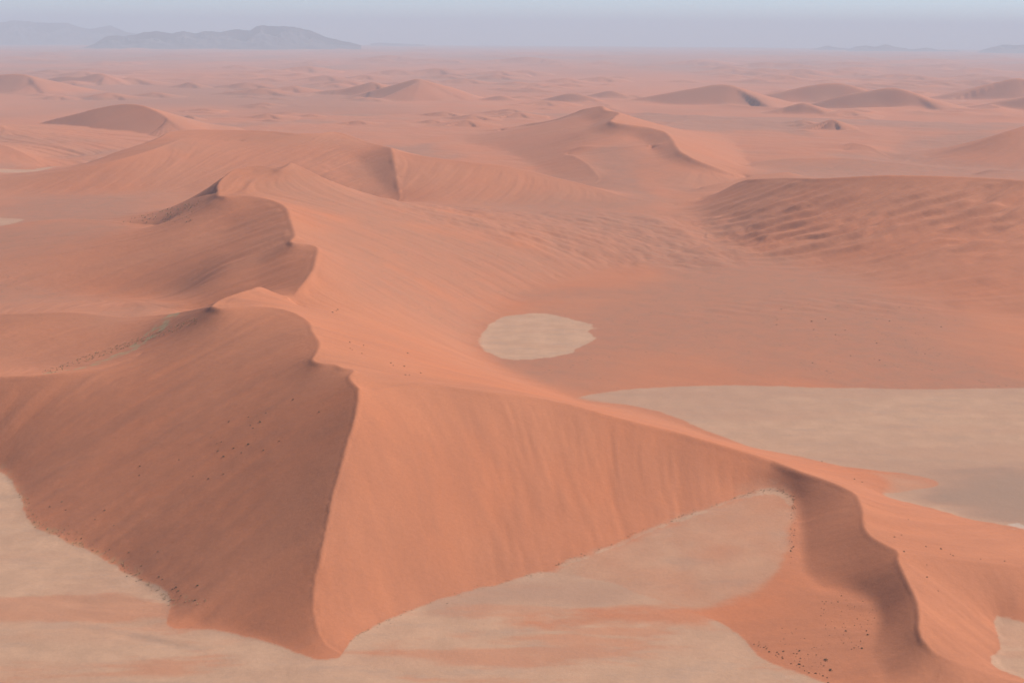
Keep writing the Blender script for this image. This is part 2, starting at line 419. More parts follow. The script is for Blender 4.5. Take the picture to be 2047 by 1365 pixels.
det = damp * (0.17 * st_fine + 0.24 * st_mid) * dist_fade * (1 - 0.75 * calm)
det = det * (1 - 0.55 * lface) + lface * 0.30 * st_left
det = det + bface * 0.5 * st_mid
det = det + rip2 * (1.2 * st_rip + 0.4 * st_mid)
rq = (Yn * 0.96 - Xn * 0.28 + 46 * fbm(Xn, Yn, 210, 3, 70) + 9 * fbm(Xn, Yn, 45, 2, 71)) / 56.0
rs_ = rq - np.floor(rq)
ribs = np.where(rs_ < 0.27, rs_ / 0.27, (1 - rs_) / 0.73)
ramp_ = sstep(-0.16, 0.14, fbm(Xn * 0.5, Yn, 95, 3, 72))
det = det + rip * (8.0 * ribs * ramp_ + 1.1 * st_rip)
hx, hy = Xn * 0.85 + Yn * 0.35, (Yn - Xn * 0.3) * 0.55
det = det + hum * (6.5 * fbm(hx, hy, 55, 4, 11, 0.55) + 0.5 * st_mid)
det = det + hum2 * (2.6 * st_mid)
det = det + hum3 * (0.5 * st_mid + 2.6 * fbm(Xn, Yn, 45, 3, 12))
flatpan = np.zeros((NR, NC), np.float32)
det = det + (1 - damp) * 0.5 * fbm(Xn, Yn, 60, 4, 13)
open_sand = sstep(2400, 4200, RR[:NR])
det = det + open_sand * (5.0 * fbm(Xn, Yn, 130, 4, 14)) * (0.35 + 0.65 * (1 - damp))
det = det * (1 - 0.85 * slip)
keep = np.clip(blur((LAB > 0).astype(np.float32), 3, 2) * 5, 0, 1)
det = det * (1 - 0.85 * keep)

# ------------------------------------------------------------------ far dunes, each with its own crest
FARD = [
 (186, [(-90,155),(-40,151),(0,148),(40,147),(53,150),(58,158),(68,165),(60,175),(55,184)]),
 (170, [(85,159),(130,151),(160,153),(205,151),(203,160),(196,168)]),
 (166, [(236,163),(258,156),(264,164)]),
 (266, [(60,254),(100,241),(150,229),(200,216),(240,209),(272,209),(300,217),(325,232),(330,240),(324,255),(318,264)]),
 (244, [(358,239),(380,231),(385,241)]),
 (178, [(358,175),(378,163),(385,170),(392,177)]),
 (184, [(565,182),(580,171),(600,175),(612,182)]),
 (192, [(598,187),(650,180),(690,176),(730,168),(745,163),(752,172),(760,180)]),
 (200, [(748,185),(775,175),(800,166),(838,160),(832,168),(833,176),(858,182),(870,191),(878,199)]),
 (204, [(950,200),(980,193),(1002,190),(1015,196),(1025,203)]),
 (206, [(1090,203),(1115,193),(1135,186),(1165,190),(1182,197),(1186,203)]),
 (198, [(1188,190),(1220,180),(1235,185),(1258,196)]),
 (210, [(1235,205),(1280,195),(1330,186),(1400,174),(1440,168),(1460,170),(1474,181),(1490,193)]),
 (206, [(1515,199),(1570,182),(1620,170),(1670,165),(1700,170),(1722,181)]),
 (221, [(1615,215),(1680,191),(1740,180),(1785,174),(1810,180),(1835,197),(1850,212),(1856,220)]),
 (203, [(1865,192),(1940,180),(2000,168),(2038,156),(2046,166),(2056,185),(2060,199)]),
 (224, [(1856,219),(1950,210),(2020,199),(2080,186),(2160,170),(2260,190)]),
 (233, [(1562,224),(1590,210),(1603,205),(1622,215),(1642,223),(1668,231)]),
 (265, [(1635,254),(1655,246),(1663,239),(1672,252),(1680,263)]),
 (131, [(1172,129),(1188,124),(1200,118),(1222,129)]),
 (141, [(1425,137),(1455,127),(1482,135)]),
 (153, [(1475,149),(1508,139),(1545,150)]),
 (134, [(1728,131),(1760,124),(1782,132)]),
 (127, [(1885,123),(1920,117),(1952,125)]),
 (143, [(1950,140),(1975,132),(1992,141)]),
 (134, [(2015,132),(2040,123),(2062,132)]),
 (109, [(955,107),(985,101),(1012,107)]),
 (126, [(700,120),(745,112),(790,121)]),
 (152, [(1415,150),(1445,143),(1475,150)]),
 (118, [(1560,113),(1610,107),(1650,113)]),
 (196, [(1000,212),(1040,205),(1080,212)]),
]
N_NAMED = len(FARD)
drng = np.random.default_rng(12)
for (x0_, x1_, y0_, y1_, n_, w_, h_) in [(0,2047,101,112,70,34,2.4),(0,2047,108,135,90,34,3.4),(0,2047,135,205,50,40,3.5),(0,2047,118,205,48,75,6.5),(0,260,150,182,6,40,5),(300,620,150,235,10,36,4.5),(640,800,160,192,6,34,6),(880,1220,130,185,14,38,5),(1000,1200,205,230,5,40,5),(1380,1580,118,165,12,40,6),(1680,2047,112,158,18,42,6),(1540,1800,225,268,8,40,6),(850,1080,225,262,8,50,6),(1850,2047,160,190,5,40,6),(400,760,225,262,6,50,5)]:
    for _ in range(n_):
        x_ = x0_ + (x1_ - x0_) * drng.random(); b_ = y0_ + (y1_ - y0_) * drng.random()
        b_ += 0.0068 * (x_ - 1023)
        w1 = w_ * (.4 + 1.1 * drng.random()); h1 = h_ * (.35 + .8 * drng.random())
        FARD.append((b_ + 1, [(x_ - w1, b_), (x_ - .45 * w1, b_ - .55 * h1), (x_ - .1 * w1, b_ - .75 * h1), (x_, b_ - h1), (x_ + .12 * w1, b_ - .65 * h1), (x_ + .3 * w1, b_ - .1)]))
Z = np.zeros((NT, NC), np.float32)
Z[:NR] = base + det
GID = np.zeros((NT, NC), np.int16)
dune_near = (base > 6.0)
GID[:NR] = np.where(dune_near, near_id, 0)
fd = sstep(4500, 9000, RR)
Z += (fd * (10.0 * fbm(X, Y, 900, 4, 21) + 9.0 * np.maximum(0, 0.35 - np.abs(fbm(X, Y, 1500, 3, 22)))**1.0 * fbm(X, Y, 380, 3, 23))).astype(np.float32)
rg = (1 - 2 * np.abs(vnoise(X, Y, 760, 25) + 0.35 * vnoise(X, Y, 300, 26))) ** 4
Z += (sstep(4800, 8000, RR) * 34.0 * rg * np.clip(0.25 + 2.2 * fbm(X, Y, 3600, 3, 27), 0, 1)).astype(np.float32)
Z += (sstep(20000, 60000, RR) * 55.0 * np.maximum(fbm(X, Y, 4200, 4, 24), -0.1)).astype(np.float32)
FAR0 = 20
far_top = []
for n, (by, lst) in enumerate(FARD):
    a = np.array(lst, float)
    xyb = P(a[:, 0], np.full(len(a), by), 0.0)
    db = np.hypot(xyb[:, 0], xyb[:, 1])
    if n >= N_NAMED: a[:, 1] = by - (by - a[:, 1]) * 1.9
    d = ray(a[:, 0], a[:, 1]); t = -d[:, 2] / np.hypot(d[:, 0], d[:, 1])
    h = np.zeros(len(a))
    dist = db * 1.03
    for _ in range(4):
        h = np.maximum(EYE + dist**2 / 2 / EARTH - dist * t, 0.5)
        dist = db + 1.3 * h + 0.012 * db
    h = np.maximum(EYE + dist**2 / 2 / EARTH - dist * t, 0.5)
    wid = (a[:, 0].max() - a[:, 0].min()) / FPX * db.mean()
    u_ = (a[:, 0] - a[:, 0].min()) / max(np.ptp(a[:, 0]), 1)
    dist = dist + 0.6 * wid * (0.4 - u_)
    h = np.maximum(EYE + dist**2 / 2 / EARTH - dist * t, 0.5)
    dirn = d[:, :2] / np.hypot(d[:, 0], d[:, 1])[:, None]
    p3 = np.column_stack([dirn * dist[:, None], h])
    s = spline(p3, 8)
    hm = h.max()
    x0, x1, y0, y1 = s[:, 0].min() - 5*hm, s[:, 0].max() + 5*hm, s[:, 1].min() - 5*hm, s[:, 1].max() + 5*hm
    sel = (X > x0) & (X < x1) & (Y > y0) & (Y < y1)
    if not sel.any(): continue
    qx, qy = X[sel], Y[sel]
    out = np.full(qx.shape, -1e9)
    wob = 1 + 0.35 * fbm(qx, qy, 3.0 * hm + 60, 3, 30 + n)
    for k in range(len(s) - 1):
        ax, ay, ah = s[k]; bx, by_, bh = s[k + 1]
        ex, ey = bx - ax, by_ - ay; L2 = ex*ex + ey*ey + 1e-6
        tt = np.clip(((qx - ax) * ex + (qy - ay) * ey) / L2, 0, 1)
        dx, dy = qx - (ax + tt * ex), qy - (ay + tt * ey)
        dd = np.hypot(dx, dy)
        side = ex * dy - ey * dx                       # < 0: right of the crest's run, the steep near side
        mult = np.where(side < 0, 1.9, 3.8) * wob * (1.0 if n < N_NAMED else 1.9)
        hh = ah + tt * (bh - ah)
        u = np.clip(1 - dd / (mult * np.maximum(hh, 3.0)), -0.05, 1)
        prof = np.where(u > 0, u**1.15, u)
        out = np.maximum(out, hh * prof)
    cur = Z[sel]
    new = np.where(out > 0, np.maximum(cur, out + 0.10 * cur), cur)
    Z[sel] = new
    if n >= N_NAMED: continue
    g = GID[sel]; g[(out > 3.0) & (out > cur - 0.5)] = FAR0 + n; GID[sel] = g
print("far dunes", round(time.time() - T0, 1))
for k in range(2):
    Z[NR:] = 0.5 * Z[NR:] + 0.5 * blur(Z[NR:], 1, 1)
Z = Z.astype(np.float64)
ZW = Z - RR**2 / 2 / EARTH                              # the earth's curve

# ------------------------------------------------------------------ what the ground is covered with (its own colour, save one toned-down sunlit slope)
def full(a, fill=0.0):
    o = np.full((NT, NC), fill, np.float32); o[:NR] = a; return o
pan_s = soft_mask([(958,692),(965,665),(985,645),(1010,632),(1040,627),(1090,626),(1120,633),(1160,642),(1183,650),(1178,660),(1187,680),(1165,690),(1140,705),(1110,712),(1060,717),(1010,717),(980,708)], 0, 1, 0.6, 22, 41)
pan_r = soft_mask([(1140,806),(1180,790),(1250,780),(1350,773),(1470,770),(1600,774),(1800,777),(2300,784),(2300,1100),(2150,1078),(2040,1056),(1950,1040),(1870,1020),(1800,1003),(1757,990),(1800,984),(1880,965),(1800,945),(1700,934),(1600,914),(1500,893),(1440,870),(1250,810)], 0, 2, 0.30, 30, 42)
pan_l = soft_mask([(-400,872,-25),(-60,927,-21),(0,944,-20),(40,992,-19),(50,1022,-18),(62,1047,-18),(170,1099,-15),(250,1144,-13),(345,1210,-9),(335,1248,-8),(430,1259,-6),(530,1282,-3),(610,1311,-1),(650,1318,0),(700,1312,0),(800,1300,0),(1000,1330,0),(1100,1420,0),(400,1560,0),(-400,1500,-14)], 0, 2, 0.3, 12, 43)
pan_c = soft_mask([(682,1310),(702,1282),(760,1247),(880,1199),(1000,1167),(1090,1146),(1200,1158),(1290,1190),(1370,1217),(1420,1234),(1460,1257),(1490,1282),(1520,1312),(1560,1332),(1650,1364),(1720,1400),(1720,1500),(700,1500)], 0, 2, 0.25, 14, 44)
pan_e = soft_mask([(1995,1237),(2047,1245),(2200,1260),(2200,1370),(2060,1357),(2000,1342),(1978,1324),(1997,1300),(1993,1270)], 2, 2, 0.4, 10, 45)
apron = soft_mask([(1100,1146,0),(1130,1123,2),(1180,1107,4),(1230,1087,5),(1280,1064,7),(1330,1045,9),(1380,1027,11),(1430,1009,13),(1470,992,15),(1510,983,16),(1545,981,16),(1572,987,16),(1586,998,15),(1580,1060,11),(1560,1120,6),(1530,1170,3),(1450,1203,1),(1370,1217,0),(1275,1197,0),(1190,1168,0),(1095,1156,0)], 7, 5, 0.5, 30, 46, True, 0.2, 0.8)
rim = soft_mask([(1100,1146,0),(1130,1123,2),(1180,1107,4),(1230,1087,5),(1280,1064,7),(1330,1045,9),(1380,1027,11),(1430,1009,13),(1470,992,15),(1510,983,16),(1545,981,16),(1572,987,16),(1586,998,15),(1580,1012,14.5),(1566,996,15.5),(1545,989,15.5),(1510,991,15.5),(1470,1000,14.5),(1430,1016,12.5),(1380,1034,10.5),(1330,1052,8.5),(1280,1071,6.5),(1230,1093,4.5),(1180,1113,3.5),(1130,1129,1.5)], 8, 1, 0.5, 9, 47)
red_l = soft_mask([(-100,1200,-16),(100,1188,-14),(250,1190,-11),(345,1205,-9),(400,1235,-7),(480,1270,-5),(420,1275,-6),(250,1255,-9),(100,1235,-13),(-100,1250,-15)], 0, 6, 1.0, 26, 47, True, 0.25, 0.85)
red_c = soft_mask([(690,1312),(780,1285),(950,1250),(1100,1228),(1250,1215),(1420,1230),(1440,1250),(1250,1240),(1050,1265),(880,1290)], 0, 7, 0.9, 40, 48, True, 0.22, 0.9)
red_f = sstep(0.0, 0.42, fbm(Xn * 0.3, Yn * 1.5, 38, 6, 49, 0.6)) * sstep(1000, 860, RR[:NR])
grey_r = soft_mask([(1850,975),(1950,965),(2200,965),(2200,1090),(2047,1056),(1930,1030),(1800,1000)], 0, 12, 0.6, 90, 50, True, 0.2, 0.85)
grey_c = soft_mask([(850,1215),(980,1175),(1100,1150),(1220,1165),(1300,1190),(1200,1205),(1000,1210),(900,1235)], 0, 9, 0.7, 45, 51, True, 0.2, 0.9)
pan_far = soft_mask([(-100,432),(0,436),(50,442),(20,452),(-100,460)], 20, 2, 0.3, 30, 52) + soft_mask([(-60,352),(0,345),(70,343),(95,336),(150,330),(110,340),(40,352)], 14, 2, 0.4, 30, 53)
tongue = soft_mask([(1560,905),(1700,930),(1800,942),(1900,962),(1860,985),(1790,990),(1740,975)], 0, 9, 0.8, 60, 55, True, 0.15, 0.95)
pan_r = np.maximum(pan_r, 0.6 * tongue)
pan = np.clip(pan_s + pan_r + pan_l + pan_c + pan_e + 0.75 * pan_far, 0, 1)
low = 1 - sstep(0.6, 2.2, base)
pan = pan * np.where(RR[:NR] < 2000, low, 1)
pan = np.maximum(pan, pan_e)
pan_id = np.select([pan_s > .5, (pan_r > .5), (pan_c > .5) & (Xn > -125), (pan_l > .5), pan_e > .5], [14, 15, 16, 17, 18], 0)
pan_id = np.where((pan > .5) | (pan_id == 18), pan_id, 0)
pan = pan * (1 - 0.5 * red_l) * (1 - 0.8 * red_c) * (1 - 0.5 * red_f)
pan = np.clip(np.maximum(pan, apron * (0.52 + 0.25 * np.clip(1 - base / 16, 0, 1) + 0.3 * fbm(Xn, Yn, 35, 3, 54))) + 0.5 * rim, 0, 1)
GID[:NR] = np.where((pan_id > 0) & (base < 3.5), pan_id, GID[:NR])
grey = np.clip(0.85 * pan_r * np.clip(0.75 + 1.3 * fbm(Xn * 0.35, Yn, 170, 6, 73, .6), 0.15, 1.0) + 1.0 * grey_r + grey_c * 0.9, 0, 2)
# thin dry grass that dulls the red of the basin floors, and a dimmed sunlit slope
scr = sstep(-0.15, 0.25, fbm(Xn, Yn * 0.6, 420, 4, 60)) * (1 - sstep(0.05, 0.22, blur(slope, 12, 2))) * sstep(1300, 1700, RR[:NR])
scr = np.maximum(scr, 0.75 * soft_mask([(560,330,160),(640,355,140),(850,415,36),(1440,425,20),(1460,500,3),(1100,560,0),(980,620,0),(940,700,0),(800,640,40),(690,600,80),(655,520,105),(610,440,125)], 35, 18) * sstep(-0.5, 0.1, fbm(Xn, Yn, 160, 5, 66)))  # grass streaks, plus dulling painted in to dim the middle dune's sunlit slope
scr = np.maximum(scr, 0.8 * soft_mask([(860,575),(960,580),(1200,575),(1500,580),(1500,592),(1200,600),(960,600),(880,590)], 0, 5))
scrub_dulling = full(scr)
scrub_dulling[NR:] = 0.8 * sstep(-0.1, 0.35, fbm(X[NR:], Y[NR:] * 0.5, 1700, 5, 61)) * (1 - sstep(4, 20, Z[NR:]))
straw = soft_mask([(80,747),(160,722),(260,695),(340,662),(400,638),(420,640),(360,672),(300,702),(240,722),(160,740)], 48, 1, 0.5, 12, 62) * sstep(-0.1, 0.2, fbm(Xn, Yn, 9, 3, 63))
foot = soft_mask([(0,930,-20),(22,955,-20),(45,985,-19),(66,1040,-18),(135,1070,-16),(215,1108,-14),(295,1160,-11),(345,1200,-9),(420,1205,-6),(345,1216,-9),(320,1195,-10),(250,1148,-13),(170,1102,-15),(60,1052,-18),(35,997,-19),(0,948,-20)], 0, 2)
salt = soft_mask([(2012,1048),(2030,1045),(2060,1052),(2090,1060),(2060,1060),(2030,1055)], 0, 1, 0.6, 8, 68)
straw = np.clip(straw + 0.5 * foot * sstep(0.0, 0.25, fbm(Xn, Yn, 6, 2, 64)), 0, 1)
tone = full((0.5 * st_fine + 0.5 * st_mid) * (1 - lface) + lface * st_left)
tone[NR:] = fbm(X[NR:], Y[NR:] * .6, 1200, 6, 65, .65) * 6

# ------------------------------------------------------------------ materials
def nd(nt, typ, **kw):
    n = nt.nodes.new(typ)
    for k, v in kw.items():
        setattr(n, k, v)
    return n
def mixc(nt, fac, a, b, blend='MIX'):
    n = nt.nodes.new('ShaderNodeMix'); n.data_type = 'RGBA'; n.blend_type = blend
    for sock, v in ((n.inputs['Factor'], fac), (n.inputs['A'], a), (n.inputs['B'], b)):
        pass
    ins = [s for s in n.inputs if s.enabled]
    outs = [s for s in n.outputs if s.enabled]
    for s, v in zip(ins, (fac, a, b)):
        if hasattr(v, 'links') or hasattr(v, 'is_linked'):
            nt.links.new(v, s)
        elif isinstance(v, (int, float)):
            s.default_value = v
        else:
            s.default_value = (*v, 1.0) if len(v) == 3 else v
    return outs[0]
def math_(nt, op, a, b=0.0, c=None, clamp=False):
    n = nt.nodes.new('ShaderNodeMath'); n.operation = op; n.use_clamp = clamp
    for s, v in zip(n.inputs, (a, b, c)):
        if v is None: continue
        if hasattr(v, 'is_linked'): nt.links.new(v, s)
        else: s.default_value = v
    return n.outputs[0]
def attr(nt, name):
    n = nt.nodes.new('ShaderNodeAttribute'); n.attribute_name = name
    return n.outputs['Fac']
def noise(nt, vec, scale, detail=4.0, rough=0.55):
    n = nt.nodes.new('ShaderNodeTexNoise'); n.inputs['Scale'].default_value = scale
    n.inputs['Detail'].default_value = detail; n.inputs['Roughness'].default_value = rough
    if vec is not None: nt.links.new(vec, n.inputs['Vector'])
    return n.outputs[0]
def ramp(nt, v, a, b):
    n = nt.nodes.new('ShaderNodeMapRange'); n.interpolation_type = 'SMOOTHSTEP'
    nt.links.new(v, n.inputs[0]); n.inputs[1].default_value = a; n.inputs[2].default_value = b
    return n.outputs[0]
def sand_material():
    mt = bpy.data.materials.new("desert_sand"); mt.use_nodes = True
    nt = mt.node_tree
    bs = nt.nodes['Principled BSDF']
    bs.inputs['Roughness'].default_value = 0.95
    bs.inputs['Specular IOR Level'].default_value = 0.08
    geo = nd(nt, 'ShaderNodeNewGeometry'); pos = geo.outputs['Position']
    flat = nd(nt, 'ShaderNodeVectorMath', operation='MULTIPLY'); nt.links.new(pos, flat.inputs[0]); flat.inputs[1].default_value = (1, 1, 0.3)
    pos = flat.outputs[0]
    big = noise(nt, pos, 0.004, 5); mid = noise(nt, pos, 0.035, 5); fine = noise(nt, pos, 0.30, 8, 0.75)
    red = mixc(nt, ramp(nt, big, .35, .65), (0.50, 0.172, 0.080), (0.48, 0.182, 0.092))
    tone_ = attr(nt, "tone")
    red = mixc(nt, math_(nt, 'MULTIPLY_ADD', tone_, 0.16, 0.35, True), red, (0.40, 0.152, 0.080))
    scr_ = attr(nt, "scrub_dulling")
    dull = mixc(nt, ramp(nt, mid, .35, .7), (0.37, 0.160, 0.095), (0.32, 0.156, 0.098))
    c = mixc(nt, math_(nt, 'MULTIPLY', scr_, 0.75), red, dull)
    # specks of scrub and tussock on the basin floors
    vo = nd(nt, 'ShaderNodeTexVoronoi'); vo.inputs['Scale'].default_value = 0.11; nt.links.new(pos, vo.inputs['Vector'])
    speck = math_(nt, 'SUBTRACT', 1.0, ramp(nt, vo.outputs['Distance'], .10, .24))
    rare = ramp(nt, noise(nt, pos, 0.02, 4, .7), .48, .62)
    speck = math_(nt, 'MULTIPLY', math_(nt, 'MULTIPLY', speck, rare), math_(nt, 'MULTIPLY_ADD', scr_, 0.8, 0.05))
    c = mixc(nt, speck, c, (0.16, 0.11, 0.065))
    st = mixc(nt, ramp(nt, fine, .35, .65), (0.42, 0.30, 0.16), (0.30, 0.20, 0.10))
    c = mixc(nt, math_(nt, 'MULTIPLY', attr(nt, "straw"), 0.85), c, st)
    pm = mixc(nt, ramp(nt, mid, .3, .7), (0.425, 0.248, 0.156), (0.49, 0.285, 0.178))
    mp = nd(nt, 'ShaderNodeMapping'); mp.inputs['Scale'].default_value = (0.12, 0.5, 1); nt.links.new(pos, mp.inputs[0])
    wisp = noise(nt, mp.outputs[0], 0.03, 6, .6)
    pm = mixc(nt, math_(nt, 'MULTIPLY', ramp(nt, wisp, .42, .68), .55), pm, (0.44, 0.235, 0.145))
    mp2 = nd(nt, 'ShaderNodeMapping'); mp2.inputs['Scale'].default_value = (0.3, 0.9, 1); mp2.inputs['Rotation'].default_value = (0, 0, 0.2); nt.links.new(pos, mp2.inputs[0])
    pm = mixc(nt, math_(nt, 'MULTIPLY', ramp(nt, noise(nt, mp2.outputs[0], 0.05, 7, .68), .50, .66), .45), pm, (0.37, 0.235, 0.165))
    pm = mixc(nt, math_(nt, 'MULTIPLY', attr(nt, "grey"), 0.8, None, True), pm, (0.372, 0.208, 0.136))
    pm = mixc(nt, math_(nt, 'SUBTRACT', attr(nt, "grey"), 0.9, None, True), pm, (0.31, 0.195, 0.135))
    c = mixc(nt, attr(nt, "pan"), c, pm)
    c = mixc(nt, attr(nt, "salt"), c, (0.52, 0.43, 0.35))
    v = math_(nt, 'MULTIPLY_ADD', fine, 0.32, 0.84)
    hsv = nd(nt, 'ShaderNodeHueSaturation'); nt.links.new(c, hsv.inputs['Color']); nt.links.new(v, hsv.inputs['Value'])
    nt.links.new(hsv.outputs[0], bs.inputs['Base Color'])
    bp = nd(nt, 'ShaderNodeBump'); bp.inputs['Strength'].default_value = 0.35; bp.inputs['Distance'].default_value = 1.0
    hgt = math_(nt, 'ADD', math_(nt, 'MULTIPLY', fine, 0.9), math_(nt, 'MULTIPLY', mid, 2.0))
    nt.links.new(hgt, bp.inputs['Height'])
    nt.links.new(bp.outputs[0], bs.inputs['Normal'])
    return mt
SAND = sand_material()
def plain(name, col, rough=0.9, var=None, scale=1.0):
    mt = bpy.data.materials.new(name); mt.use_nodes = True; nt = mt.node_tree
    bs = nt.nodes['Principled BSDF']; bs.inputs['Roughness'].default_value = rough
    bs.inputs['Specular IOR Level'].default_value = 0.15
    if var is None: var = tuple(x * .6 for x in col)
    geo = nd(nt, 'ShaderNodeNewGeometry')
    nt.links.new(mixc(nt, ramp(nt, noise(nt, geo.outputs['Position'], scale, 4), .35, .65), col, var), bs.inputs['Base Color'])
    return mt

# ------------------------------------------------------------------ split the ground into its named pieces
dx_r = np.gradient(np.dstack([X, Y, ZW]), axis=0)
dx_a = np.gradient(np.dstack([X, Y, ZW]), axis=1)
NRM = np.cross(dx_a, dx_r)
NRM /= np.linalg.norm(NRM, axis=2, keepdims=True)
VERT = np.dstack([X, Y, ZW]).reshape(-1, 3).astype(np.float32)
NRMF = NRM.reshape(-1, 3).astype(np.float32)
idx = np.arange(NT * NC, dtype=np.int32).reshape(NT, NC)
quads = np.stack([idx[:-1, :-1], idx[:-1, 1:], idx[1:, 1:], idx[1:, :-1]], -1).reshape(-1, 4)
fid = GID[:-1, :-1].reshape(-1)
ATT = {"pan": full(pan), "grey": full(grey), "scrub_dulling": scrub_dulling, "straw": full(straw), "tone": tone, "salt": full(0.45 * salt)}
ATT = {k: np.ascontiguousarray(v.reshape(-1), np.float32) for k, v in ATT.items()}
def tag(o, kind=None, label=None, category=None, group=None):
    if kind: o["kind"] = kind
    if label: o["label"] = label
    if category: o["category"] = category
    if group: o["group"] = group
    return o
def ground_piece(name, g):
    q = quads[fid == g]
    if len(q) < 6: return None
    used, inv = np.unique(q, return_inverse=True)
    me = bpy.data.meshes.new(name)
    nf = len(q)
    me.vertices.add(len(used)); me.loops.add(nf * 4); me.polygons.add(nf)
    me.vertices.foreach_set("co", VERT[used].ravel())
    me.loops.foreach_set("vertex_index", inv.astype(np.int32).ravel())
    me.polygons.foreach_set("loop_start", np.arange(0, nf * 4, 4, dtype=np.int32))
    me.polygons.foreach_set("use_smooth", np.ones(nf, bool))
    for k, v in ATT.items():
        a = me.attributes.new(k, 'FLOAT', 'POINT'); a.data.foreach_set("value", v[used])
    me.update(calc_edges=True)
    me.normals_split_custom_set_from_vertices(NRMF[used])
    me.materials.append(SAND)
    o = bpy.data.objects.new(name, me); COL.objects.link(o)
    return o
DUNE_GROUP = "sand dunes of the desert"
NAMES = {
 0: ("desert_ground", "dull red sandy plain between and beyond the dunes", "ground"),
 1: ("sand_dune", "nearest big star dune with a bright orange face and a dull left face", "dune"),
 2: ("sand_dune", "middle dune with a winding sharp crest behind the nearest star dune", "dune"),
 3: ("sand_dune", "long dune with a streaked orange face behind the middle dune", "dune"),
 4: ("sand_dune", "hazy star dune with a curling crest beyond the long streaked dune", "dune"),
 5: ("sand_dune", "long dune with deep dark ripples at the right of the basin", "dune"),
 6: ("sand_dune", "smooth dark dune cut off by the photo's right edge, beyond the rippled dune", "dune"),
 7: ("sand_dune", "low sand ridges just beyond the rippled dune's crest", "dune"),
 9: ("sand_dune", "low red side dune ending at the pale grass strip, left of the star dune", "dune"),
 10: ("sand_dune", "snaking ridge with a dark slip face and shrubs at its foot, right of the near pan", "dune"),
 14: ("clay_pan", "small oval pale clay pan in the middle of the red basin", "clay pan"),
 15: ("clay_pan", "widest pale clay pan, behind the right crest of the star dune", "clay pan"),
 16: ("clay_pan", "pale pan with an orange sand streak below the bright orange face", "clay pan"),
 17: ("clay_pan", "pale pan with red patches at the foot of the dull left face", "clay pan"),
 18: ("clay_pan", "small pale pan at the foot of the snaking ridge's lit side", "clay pan"),
}
for g in sorted(set(np.unique(fid).tolist())):
    if g >= FAR0:
        by, lst = FARD[g - FAR0]
        cx = sum(p[0] for p in lst) / len(lst)
        nm = ("sand_dune", None, "dune")
    else:
        nm = NAMES.get(g, NAMES[0])
    o = ground_piece(nm[0], g)
    if o: tag(o, "structure", nm[1] or "small hazy dune far out on the plain", nm[2], DUNE_GROUP if nm[0] == "sand_dune" else None)
# the plain goes on all round the modelled sector, and under the camera
def plain_beyond():
    me = bpy.data.meshes.new("plain"); n = 84
    rs = [R0, 1500, 3000, 9000, 25000, 60000, 96000]
    an = np.linspace(AZ1, AZ0 + 2 * math.pi, n)
    vs = [(r * math.sin(a), r * math.cos(a), -r * r / 2 / EARTH - 0.5) for r in rs for a in an]
    fs = [(q * n + k, q * n + k + 1, (q + 1) * n + k + 1, (q + 1) * n + k) for q in range(len(rs) - 1) for k in range(n - 1)]
    c0 = len(vs); full_an = np.linspace(0, 2 * math.pi, 97)[:-1]
    vs += [((R0 - 1) * math.sin(a), (R0 - 1) * math.cos(a), -24.0) for a in full_an] + [(0, 0, -24.0)]
    fs += [(c0 + 96, c0 + (k + 1) % 96, c0 + k) for k in range(96)]
    me.from_pydata(vs, [], fs); me.materials.append(SAND)
    for p in me.polygons: p.use_smooth = True
    o = bpy.data.objects.new("desert_ground", me); COL.objects.link(o)
    return tag(o, "structure", "flat desert plain that goes on all round the dunes", "ground")
plain_beyond()
print("ground", round(time.time() - T0, 1))

# ------------------------------------------------------------------ mountains on the horizon
ROCK = plain("bare_rock", (0.09, 0.075, 0.08), 0.95, (0.15, 0.12, 0.115), 0.002)
def mountain(label, dist, prof, depth, seed):
    """prof: skyline (px, py); a ridged massif of real depth that stands on the curved plain"""
    a = np.array(prof, float)
    d = ray(a[:, 0], a[:, 1]); t = -d[:, 2] / np.hypot(d[:, 0], d[:, 1])
    azm = np.arctan2(d[:, 0], d[:, 1]); ztop = EYE - dist * t
    n, mrow = max(60, int((azm[-1] - azm[0]) / 0.0006)), 46
    aa = np.linspace(azm[0], azm[-1], n)
    zt = np.interp(aa, azm, ztop)
    zt = zt + dist * 0.0011 * fbm(aa * dist, aa * 0 + 7.0, dist * 0.010, 4, seed + 3, .6)
    zb = -dist**2 / 2 / EARTH - 30
    v = np.linspace(-1, 1, mrow)
    A, V = np.meshgrid(aa, v)
    D = dist + V * depth
    x, y = D * np.sin(A), D * np.cos(A)
    ridge = 1 - np.abs(fbm(x, y, depth * .5, 4, seed)) * 2.0
    prof_v = np.clip(1 - np.abs(V)**1.3, 0, 1)
    gul = np.clip(0.72 + 0.5 * (ridge - 0.75), 0.2, 1.15)
    hgt = (zt - zb)[None, :] * np.where(np.abs(V) < 0.06, 1.0, prof_v * gul)
    z = zb + hgt
    me = bpy.data.meshes.new("mountain")
    vs = np.stack([x, y, z], -1).reshape(-1, 3)
    ix = np.arange(mrow * n).reshape(mrow, n)
    fs = np.stack([ix[:-1, :-1], ix[:-1, 1:], ix[1:, 1:], ix[1:, :-1]], -1).reshape(-1, 4)
    me.from_pydata(vs.tolist(), [], fs.tolist()); me.materials.append(ROCK)
    o = bpy.data.objects.new("mountains", me); COL.objects.link(o)
    return tag(o, "structure", label, "mountain range")
mountain("pale blue mountain range at the far left of the horizon", 52000, [(-300,60),(-150,48),(-60,52),(0,45),(30,42),(70,45),(100,47),(135,46),(160,54),(180,57),(200,54),(222,51),(235,57),(255,66),(290,69),(330,80)], 2600, 3)
